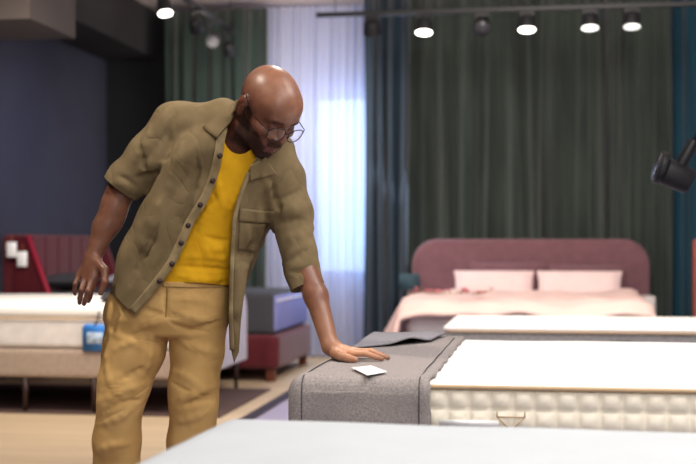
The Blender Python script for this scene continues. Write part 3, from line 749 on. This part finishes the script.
# ---------------- skin material with beard mask
def skin_mat():
    m=bpy.data.materials.new('brown_skin'); m.use_nodes=True; n=m.node_tree.nodes; l=m.node_tree.links; b=n['Principled BSDF']
    tc=n.new('ShaderNodeTexCoord'); no=n.new('ShaderNodeTexNoise'); no.inputs['Scale'].default_value=35; no.inputs['Detail'].default_value=5; l.new(tc.outputs['Object'],no.inputs['Vector'])
    r=n.new('ShaderNodeValToRGB'); r.color_ramp.elements[0].color=srgb(82,47,36); r.color_ramp.elements[1].color=srgb(108,66,50); r.color_ramp.elements[0].position=.35; r.color_ramp.elements[1].position=.65
    l.new(no.outputs['Fac'],r.inputs[0])
    at=n.new('ShaderNodeAttribute'); at.attribute_name='tone'; sp=n.new('ShaderNodeSeparateColor'); l.new(at.outputs['Color'],sp.inputs[0])
    def mix(fac,a,col):
        x=n.new('ShaderNodeMix'); x.data_type='RGBA'; l.new(fac,x.inputs[0]); l.new(a,x.inputs[6]); x.inputs[7].default_value=col; return x.outputs[2]
    c=mix(sp.outputs[2],r.outputs[0],srgb(200,148,116))
    n2=n.new('ShaderNodeTexNoise'); n2.inputs['Scale'].default_value=420; l.new(tc.outputs['Object'],n2.inputs['Vector'])
    mu=n.new('ShaderNodeMath'); mu.operation='MULTIPLY'; l.new(sp.outputs[0],mu.inputs[0])
    r2=n.new('ShaderNodeMapRange'); r2.inputs[1].default_value=.35; r2.inputs[2].default_value=.6; r2.inputs[3].default_value=.55; r2.inputs[4].default_value=1; l.new(n2.outputs['Fac'],r2.inputs[0]); l.new(r2.outputs[0],mu.inputs[1])
    c=mix(mu.outputs[0],c,srgb(42,33,31)); c=mix(sp.outputs[1],c,srgb(92,52,48))
    l.new(c,b.inputs['Base Color']); rm=n.new('ShaderNodeMapRange'); rm.inputs[3].default_value=.38; rm.inputs[4].default_value=.85; l.new(sp.outputs[0],rm.inputs[0]); l.new(rm.outputs[0],b.inputs['Roughness']); sm_=n.new('ShaderNodeMapRange'); sm_.inputs[3].default_value=.40; sm_.inputs[4].default_value=.1; l.new(sp.outputs[0],sm_.inputs[0]); l.new(sm_.outputs[0],b.inputs['Specular IOR Level'])
    b.inputs['Subsurface Weight'].default_value=.08; b.inputs['Subsurface Radius'].default_value=(.02,.008,.005); b.inputs['Subsurface Scale'].default_value=.3
    bp=n.new('ShaderNodeBump'); bp.inputs['Strength'].default_value=.15; bp.inputs['Distance'].default_value=.002; l.new(n2.outputs['Fac'],bp.inputs['Height']); l.new(bp.outputs[0],b.inputs['Normal'])
    return m
V,Q=mesh_field(body,(-1.15,3.45,-.02),(.25,4.3,1.78),.0042)
o=to_obj('body',V,Q,skin_mat())
me=o.data; co_=np.empty(len(me.vertices)*3); me.vertices.foreach_get('co',co_); P=co_.reshape(-1,3)+ORG; q=((P-HO)@HM)/HS; ax=np.abs(q[:,0])
sm=lambda e0,e1,x: np.clip((x-e0)/(e1-e0),0,1)**2*(3-2*np.clip((x-e0)/(e1-e0),0,1))
inh=(np.linalg.norm(q,axis=1)<.16)
lim=-.052+.040*sm(.03,.070,ax)+.0*ax       # beard rises along the cheek to the sideburn
beard=sm(0,.012,(-.010-.028*(1-sm(.03,.062,ax)))-q[:,2])*sm(-.02,.0,q[:,1])*inh*sm(-.135,-.115,q[:,2])
must=sm(.03,.024,ax)*sm(-.043,-.039,q[:,2])*sm(-.026,-.030,q[:,2])*sm(.08,.09,q[:,1])
must=sm(.032,.024,ax)*(q[:,2]<-.026)*(q[:,2]>-.044)*(q[:,1]>.08)
lips=((ax<.024)&(q[:,2]>-.066)&(q[:,2]<-.0435)&(q[:,1]>.088)).astype(float)
brow=((ax>.012)&(ax<.048)&(q[:,2]>.036)&(q[:,2]<.045)&(q[:,1]>.07)).astype(float)*inh*.8
side=sm(.055,.065,ax)*(q[:,2]<.02)*(q[:,2]>-.04)*(q[:,1]>.005)*(q[:,1]<.03)*inh*.8
R_=np.clip(np.maximum.reduce([beard*(1-lips),must*inh*(1-lips),brow,side]),0,1)
pale=sm(.14,.03,np.linalg.norm(P-wz(358,3.70,.785),axis=1))  # bright light on the left hand painted in as paler skin
pale=np.maximum(pale,.42*sm(.30,.0,np.linalg.norm(P-wz(340,3.72,.80),axis=1)))
pale=np.maximum(pale,.14*(P[:,2]<1.28)*np.ones(len(P)))
pale=np.maximum(pale*.95,.22*sm(.02,.09,q[:,2])*sm(.3,.1,np.linalg.norm(q,axis=1)))  # highlight on the crown painted into the skin colour
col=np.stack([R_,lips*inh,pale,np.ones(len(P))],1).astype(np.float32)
at=me.color_attributes.new('tone','FLOAT_COLOR','POINT'); at.data.foreach_set('color',col.ravel())
# ---------------- T-shirt
M_tee=mat('yellow_jersey',(228,174,26),.85,.05,14,bump=.12,bscale=380,alt=(210,154,12)); wrinkle(M_tee,5,.006,(1,1,.8),(0,.7,0))
tee_base=lambda P: torso(P,-.004)+noise(P,26,.0022,1.)
tee=folds(tee_base,[(236,262,180,258,.010,1),(232,270,176,266,.009,-1),(230,276,178,275,.009,1),(222,190,200,216,.010,-1),(240,185,226,215,.010,1),(232,240,205,236,.008,-1),(228,250,200,252,.010,1),
   (214,165,222,205,.009,1),(200,228,214,205,.008,1)],.012)
V,Q=mesh_field(tee,(-.95,3.6,.9),(-.05,4.15,1.6),.0055)
pj=proj(V); nb=np.array([H(0,-.02,-.07),W(238,138,3.80)])
neck=np.linalg.norm((V-W(241,138,3.78))/np.array([1.0,1.25,1.15]),axis=1)-.068
k=np.minimum(neck,V[:,2]-(W(0,284.5,3.8)[2]+.006*np.sin(V[:,0]*22)))
V,T=clip_mesh(V,Q,k); o=to_obj('t_shirt',V,T,M_tee); solid(o,.003,-1)
# ---------------- trousers
def leg_px(rows_):  return [(*W(px,py,D),r) for px,py,D,r in rows_]
TRR=[(139,310,3.93,.104),(134,350,3.92,.100),(124,385,3.905,.082),(120,402,3.90,.073),(117,440,3.93,.076),(116,500,3.97,.082),(114,555,3.99,.085)]
TRL=[(200,310,3.93,.100),(197,350,3.93,.086),(194,385,3.92,.080),(193,402,3.92,.078),(192,440,3.95,.078),(191,500,4.0,.080),(192,555,4.03,.084)]
def trs(P):
    d=stack(P,[row(270,130,226,3.92,.125),row(284,118,230,3.93,.132),row(300,110,231,3.935,.138),row(318,106,230,3.94,.14),row(330,116,222,3.94,.12)],.03)
    g=None
    for rows_ in (TRR,TRL):
        c=chain(P,[W(a,b,c_) for a,b,c_,r in rows_],[r for *_,r in rows_],.02); g=c if g is None else smin(g,c,.006)
    d=smin(d,g,.022)
    return d+noise(P,18,.0022,2.)
trousers=folds(trs,[(167,286,167,316,.006,-1),(166,316,140,308,.008,-1),(168,318,190,312,.008,-1),(170,322,205,330,.007,-1),(176,312,212,322,.009,1),(176,300,214,305,.008,1),(160,322,128,332,.010,1),
   (98,402,142,384,.009,1),(104,412,140,400,.007,-1),(98,424,130,410,.009,1),(120,380,146,366,.007,-1),
   (174,372,200,388,.008,1),(172,382,212,396,.007,-1),(172,402,214,386,.010,1),(180,408,214,400,.007,-1),(172,420,206,412,.008,1),
   (108,330,150,352,.008,1),(115,350,150,340,.006,1),(180,340,216,352,.007,1),(190,330,224,320,.007,-1),(150,335,142,376,.007,1),(108,345,114,392,.007,1),(124,300,112,330,.006,-1),
   (98,452,128,444,.009,1),(108,478,138,486,.009,1)],.014,.8)
V,Q=mesh_field(trousers,(-1.0,3.65,.02),(-.25,4.3,1.05),.0055)
k=np.minimum(W(0,281,3.9)[2]-V[:,2]+0, V[:,2]-.055)
V,T=clip_mesh(V,Q,k)
M_trs=mat('tan_cotton',(202,164,104),.85,.06,10,bump=.2,bscale=320,alt=(186,147,88)); wrinkle(M_trs,5,.009,(.8,1,1.3),(0,-.4,0))
o=to_obj('trousers',V,T,M_trs); solid(o,.004,-1); tr_o=o
def patch(name,f,fn,nu,nv,off,m,parent,th=.003):
    bm=bmesh.new()
    def g(u,v):
        px,py=fn(u,v); p=hit(px,py,f); d=off(u,v) if callable(off) else off
        return Vector(p+np.array([0,-d,0])-ORG)
    grid(bm,g,nu,nv); o=link(name,bm,m,parent); solid(o,th,0); return o
def quad(a,b,c,d):
    a,b,c,d=map(np.array,(a,b,c,d)); return lambda u,v: (a*(1-u)+b*u)*(1-v)+(d*(1-u)+c*u)*v
# ---------------- overshirt
M_jk=mat('khaki_canvas',(120,103,74),.9,.07,12,bump=.3,bscale=300,alt=(100,85,58))
M_jk2=mat('khaki_canvas_light',(146,128,94),.9,.07,20,bump=.3,bscale=300,alt=(112,96,68))
wrinkle(M_jk,6,.010,(1.3,1,.7),(0,.6,0))
JR=[row(124,214,264,3.80,.075),row(138,186,290,3.82,.12),row(155,168,296,3.835,.145),row(175,160,296,3.86,.158),row(200,148,284,3.88,.162),row(230,132,268,3.90,.165),row(260,119,255,3.92,.168),row(290,111,244,3.93,.17),row(325,110,242,3.93,.17)]
sR=[W(176,128,3.86),W(150,156,3.87),W(127,180,3.888),W(119,190,3.89)]
sL=[W(282,181,3.86),W(290,214,3.845),W(297,250,3.825),W(308,290,3.795)]
def jk0(P):
    d=stack(P,JR,.03); d=smin(d,girdle(P,.078,.072),.05)
    d=smin(d,cone(P,W(224,112,3.83),W(240,124,3.86),.035,.05),.035)
    d=smin(d,chain(P,sR,[.082,.073,.062,.054],.03),.028)
    d=smin(d,chain(P,sL,[.070,.064,.057,.050],.03),.022)
    # rolled cuffs
    d=smin(d,cone(P,W(128,178,3.887),W(119,190,3.89),.066,.062),.008)
    d=smin(d,cone(P,W(302,270,3.81),W(308,290,3.795),.058,.055),.008)
    d=smin(d,chain(P,[W(238,270,3.80),W(236,310,3.80),W(235,366,3.81)],[.035,.026,.018],.02),.02)
    return d+noise(P,22,.0030,.5)+noise(P,9,.004,3.)
jk=folds(jk0,[(176,110,172,168,.006,-1),(172,150,150,178,.016,-1),(166,140,148,168,.018,1),(163,163,140,172,.016,1),(160,172,136,178,.013,-1),(150,128,136,160,.014,1),(140,140,150,175,.012,-1),
   (182,146,168,200,.018,1),(196,150,182,225,.016,-1),(172,190,144,262,.020,1),(158,225,130,285,.016,-1),(192,222,146,292,.018,1),
   (280,200,300,190,.011,-1),(276,214,310,206,.015,1),(276,226,304,220,.013,-1),(284,240,312,228,.014,1),(284,262,312,248,.012,-1),
   (262,176,274,220,.014,1),(272,180,284,215,.014,-1),(256,200,262,245,.012,1),(247,228,246,268,.012,1),(254,232,250,262,.010,-1),
   (120,176,136,187,.008,-1),(116,182,132,192,.008,1),(290,272,318,266,.008,-1)],.016,.55)
V,Q=mesh_field(jk,(-1.0,3.55,.7),(.05,4.2,1.66),.0055)
pj=proj(V)
def poly_sd(p,poly):
    poly=np.array(poly,float); n=len(poly); d=np.full(len(p),1e9); ins=np.zeros(len(p),bool)
    for i in range(n):
        a=poly[i]; b=poly[(i+1)%n]; e=b-a; w=p-a; t=np.clip((w@e)/(e@e),0,1); d=np.minimum(d,np.linalg.norm(w-t[:,None]*e,axis=1))
        c=((a[1]>p[:,1])!=(b[1]>p[:,1]))&(p[:,0]<(b[0]-a[0])*(p[:,1]-a[1])/(b[1]-a[1]+1e-12)+a[0]); ins^=c
    return np.where(ins,d,-d)/310
edgeR=[(236,98),(231,108),(228,120),(227,129),(224,142),(222,155),(219,170),(214,186),(208,200),(200,213),(193,224),(185,243),(176,262),(168,274),(160,284),(148,299),(135,314)]
edgeL=[(250,120),(256,135),(260,148),(255,160),(248,172),(242,188),(237,203),(233.5,218),(232,240),(231,262),(230,285),(230,320),(231,350),(234,363)]
pA=edgeR+[(124,306),(113,294),(60,292),(60,60),(236,60)]
pB=edgeL+[(239,352),(241,320),(244,296),(253,270),(262,250),(274,232),(282,260),(280,330),(360,330),(360,60),(250,60)]
Dc=np.interp(V[:,2],[r[0] for r in JR][::-1],[r[2] for r in JR][::-1])
front=np.maximum(poly_sd(pj,pA),poly_sd(pj,pB)); back=np.minimum(V[:,1]-Dc,V[:,2]-W(0,296,3.93)[2])
k=np.maximum(front,back)
hole=np.linalg.norm((V-(HO+W(240,137,3.81))/2*1.0)/np.array([1,1,1.0]),axis=1)
nk0,nk1=H(0,-.022,-.05),W(240,140,3.81); ncl=cone(V,nk0,nk1,.060,.060); k=np.where(V[:,2]>W(0,150,3.8)[2],np.minimum(k,ncl),k)
for c,dr in ((W(120.5,188,3.889),W(119,190,3.89)-W(128,178,3.887)),(W(307,287,3.797),W(308,290,3.795)-W(302,270,3.81))):
    dr=dr/np.linalg.norm(dr); near=(np.linalg.norm(V-c,axis=1)<.13)&(cone(V,c-dr*.12,c+dr*.12,.078,.078)<0); pl=-(V-c)@dr; k=np.where(near,np.minimum(k,pl),k)
V,T=clip_mesh(V,Q,k); o=to_obj('overshirt',V,T,M_jk); solid(o,.005,-1); jo=o
o['label']='open khaki overshirt with rolled sleeves'
# placket strips, buttons, collar, pockets
def along(E,u):
    E=np.array(E,float); s=np.concatenate([[0],np.cumsum(np.linalg.norm(np.diff(E,axis=0),axis=1))]); t=u*s[-1]
    return np.array([np.interp(t,s,E[:,0]),np.interp(t,s,E[:,1])])
def strip(E,w,side,u0=0,u1=1):
    def f(u,v):
        uu=u0+(u1-u0)*u; p=along(E,uu); q=along(E,min(1,uu+.01)); r=along(E,max(0,uu-.01)); t=q-r; t/=np.linalg.norm(t); n=np.array([t[1],-t[0]])*side
        return p+n*(v*w-.8)
    return f
patch('placket',jk,strip(edgeR[3:],8.5,-1),60,5,.007,M_jk2,jo)
patch('placket',jk,strip(edgeL[4:-1],4.0,1),60,4,.006,M_jk2,jo)
M_btn=mat('dark_button',(52,36,38),.35,.05,30)
for (px,py) in ((220.2,156),(213,181),(200.5,205),(188.5,225.5),(181.5,243),(172.5,264),(160,281)):
    p=hit(px,py,jk)+np.array([0,-.009,0])-ORG; bm=bmesh.new(); add_cyl(bm,Vector(p),Vector(p)+Vector((.0015,-.004,0)),.0088,.0078,16); link('button',bm,M_btn,jo)
def jkhead(P): return np.minimum(jk(P),body(P)-.004)
def collar(name,A,nu=16,nv=10,lift=.012):
    f=quad(*A); return patch(name,jkhead,f,nu,nv,lambda u,v: .008+lift*math.sin(PI*min(1,v*.9))+.006*u*0,M_jk,jo,.004)
collar('collar',[(238,100),(231.5,122),(217,139),(203,128)])
collar('collar',[(266,158),(250,166),(250,181),(277,174)],lift=.003)
patch('pocket_flap',jk,quad((240,208),(274,212),(271,224),(239,221)),12,6,.006,M_jk,jo,.004)
patch('chest_pocket',jk,quad((239.5,222),(268,224),(258,252),(238,250)),12,10,.002,M_jk,jo,.003)
M_seam=mat('tan_cotton_seam',(176,139,82),.9,.06,20)
patch('fly_seam',trousers,lambda u,v:(166.5+2.2*v-1.5*u*u, 284+33*u),24,3,.0006,M_seam,tr_o,.001)
patch('waistband',trousers,lambda u,v:(163+64*u,281.5+5.5*v+.8*math.sin(u*3)),40,4,.0025,M_trs,tr_o,.002)
# ---------------- shoes
M_shoe=mat('brown_shoe_leather',(70,46,34),.4,.05,20)
for a,b in (FR,FL):
    a=a.copy(); b=b.copy(); dirn=(b-a); dirn[2]=0; dirn/=np.linalg.norm(dirn)
    def sh(P): 
        d=smin(cone(P,a+[0,0,.012],b+[0,0,.008],.052,.042),cone(P,a+[0,0,.03],a+[0,0,.06],.05,.05),.02); return smax(d,.02-P[:,2],.01)
    V,Q=mesh_field(sh,np.minimum(a,b)-.12,np.maximum(a,b)+.14,.007); s_=to_obj('shoe',V,Q,M_shoe)
    def so(P): 
        d=cone(P*[1,1,0],a*[1,1,0],b*[1,1,0],.054,.045); return smax(d,np.abs(P[:,2]-.012)-.012,.004)
    V,Q=mesh_field(so,np.minimum(a,b)*[1,1,0]-[.12,.12,.02],np.maximum(a,b)*[1,1,0]+[.12,.12,.05],.007); to_obj('sole',V,Q,M_trim,s_)
# ---------------- glasses
M_rim=mat('thin_dark_frame',(44,36,36),.3,.03,10,metal=.7)
M_lens=bpy.data.materials.new('clear_lens'); M_lens.use_nodes=True
nn=M_lens.node_tree.nodes; ll=M_lens.node_tree.links; nn.remove(nn['Principled BSDF']); mo=nn['Material Output']
g1=nn.new('ShaderNodeBsdfGlossy'); g1.inputs['Roughness'].default_value=.05; t1=nn.new('ShaderNodeBsdfTransparent'); mx=nn.new('ShaderNodeMixShader'); mx.inputs[0].default_value=.12
ll.new(t1.outputs[0],mx.inputs[1]); ll.new(g1.outputs[0],mx.inputs[2]); ll.new(mx.outputs[0],mo.inputs[0])
gl=empty('glasses',None,None); gl.parent=person; gl['label']='round thin-rimmed glasses'
GP=(.122,.016)  # depth, height of lens centres in the head frame
def gh(x,y,z): return Vector(H(x,y,z)-ORG)
bm=bmesh.new()
for s in (-1,1):
    ring=[]
    for k_ in range(32):
        a=2*PI*k_/32; cx=math.copysign(abs(math.cos(a))**.8,math.cos(a)); sz=math.copysign(abs(math.sin(a))**.8,math.sin(a))
        x=.034+.0265*cx; ring.append(gh(s*x,GP[0]-.010*(x/.06)**2,GP[1]+.0225*sz-.001*cx))
    tube(bm,ring,.0016,6,True)
    bl=bmesh.new(); c=bl.verts.new(gh(s*.034,GP[0]-.002,GP[1])); vs=[bl.verts.new(p) for p in ring]
    for k_ in range(32): bl.faces.new((c,vs[k_],vs[(k_+1)%32]))
    link('lens',bl,M_lens,gl)
    tube(bm,[gh(s*.0605,GP[0]-.010,GP[1]+.008),gh(s*.072,GP[0]-.022,GP[1]+.010),gh(s*.080,.05,.020),gh(s*.0845,0,.038),gh(s*.0860,-.016,.0455),gh(s*.083,-.034,.030)],.0017,6)
tube(bm,[gh(-.008,GP[0],GP[1]+.006),gh(-.003,GP[0]+.003,GP[1]+.010),gh(.003,GP[0]+.003,GP[1]+.010),gh(.008,GP[0],GP[1]+.006)],.0018,6)
link('rims',bm,M_rim,gl)


# ================================================================ LIGHT, CAMERA
def area(p, target, size, power, color, sy=None, name='light'):
    L = bpy.data.lights.new(name,'AREA'); L.energy=power; L.color=color; L.size=size
    if sy: L.shape='RECTANGLE'; L.size_y=sy
    o = bpy.data.objects.new(name,L); COL.objects.link(o); o.location=p
    o.rotation_euler=(Vector(target)-Vector(p)).to_track_quat('-Z','Y').to_euler(); return o
def spot(p, target, power, color, ang=60, blend=.6, r=.08, name='spot'):
    L = bpy.data.lights.new(name,'SPOT'); L.energy=power; L.color=color; L.spot_size=math.radians(ang); L.spot_blend=blend; L.shadow_soft_size=r
    o = bpy.data.objects.new(name,L); COL.objects.link(o); o.location=p
    o.rotation_euler=(Vector(target)-Vector(p)).to_track_quat('-Z','Y').to_euler(); return o
warm=(1,.90,.78); neu=(1,.96,.92); cool=(.62,.74,1)
area((.6,2.2,3.3),(.3,3.6,.6),1.6,60,neu,name='ceiling_light_front')
spot((-2.1,3.0,3.35),(-1.2,3.75,1.2),200,warm,60,.8,.10,name='key_spot')
area((1.0,3.6,3.3),(.6,3.9,.7),1.2,60,neu,name='added_bed_fill')  # extra overhead light added to brighten the main bed
spot((-.9,5.6,3.3),(-.9,3.8,1.5),90,neu,60,.7,.15,name='back_spot')
area((.5,-.6,2.5),(.3,3.4,.6),1.8,72,neu,name='added_camera_fill')  # soft fill added behind the camera for the tufted side, no real lamp
area((-2.9,6.6,2.5),(-3.0,8.0,.5),1.0,60,warm,name='left_bed_light')
area((.2,7.2,3.2),(-.1,9.6,.6),1.6,115,warm,name='pink_bed_light')
area((.6,6.0,3.3),(.3,11.3,1.6),2.6,60,neu,.6,name='curtain_light')
area((-2.6,10.2,2.9),(-2.6,10.4,3.5),.8,9,warm,name='added_ceiling_wash')  # unseen upward light added to brighten the ceiling strip
area((-2.2,10.4,2.4),(-2.3,11.6,1.6),.8,34,neu,name='sheer_light')
area((-1.5,11.2,1.8),(-2.0,8.0,.9),1.2,22,cool,1.6,name='window_light')
spot((-3.1,8.9,2.9),(-4.3,10.2,1.5),42,(.35,.45,1),70,1,.2,name='added_wall_glow')  # unseen blue spot added for the bluish glow on the left wall
w = bpy.data.worlds.new('World'); bpy.context.scene.world = w; w.use_nodes=True
w.node_tree.nodes['Background'].inputs[0].default_value=(.50,.70,1,1); w.node_tree.nodes['Background'].inputs[1].default_value=5.5
cam = bpy.data.cameras.new('camera'); co = bpy.data.objects.new('camera',cam); COL.objects.link(co)
co.location=(0,0,CAMH); co.rotation_euler=(PI/2,0,YAW); cam.lens=F/696*36; cam.sensor_width=36; cam.shift_y=12/696
cam.clip_start=.05; cam.dof.use_dof=True; cam.dof.focus_distance=3.75; cam.dof.aperture_fstop=2.6
sc = bpy.context.scene; sc.camera = co
sc.view_settings.view_transform='Standard'; sc.view_settings.look='None'; sc.view_settings.exposure=0
sc.cycles.use_denoising=True; sc.cycles.max_bounces=6; sc.cycles.sample_clamp_indirect=4
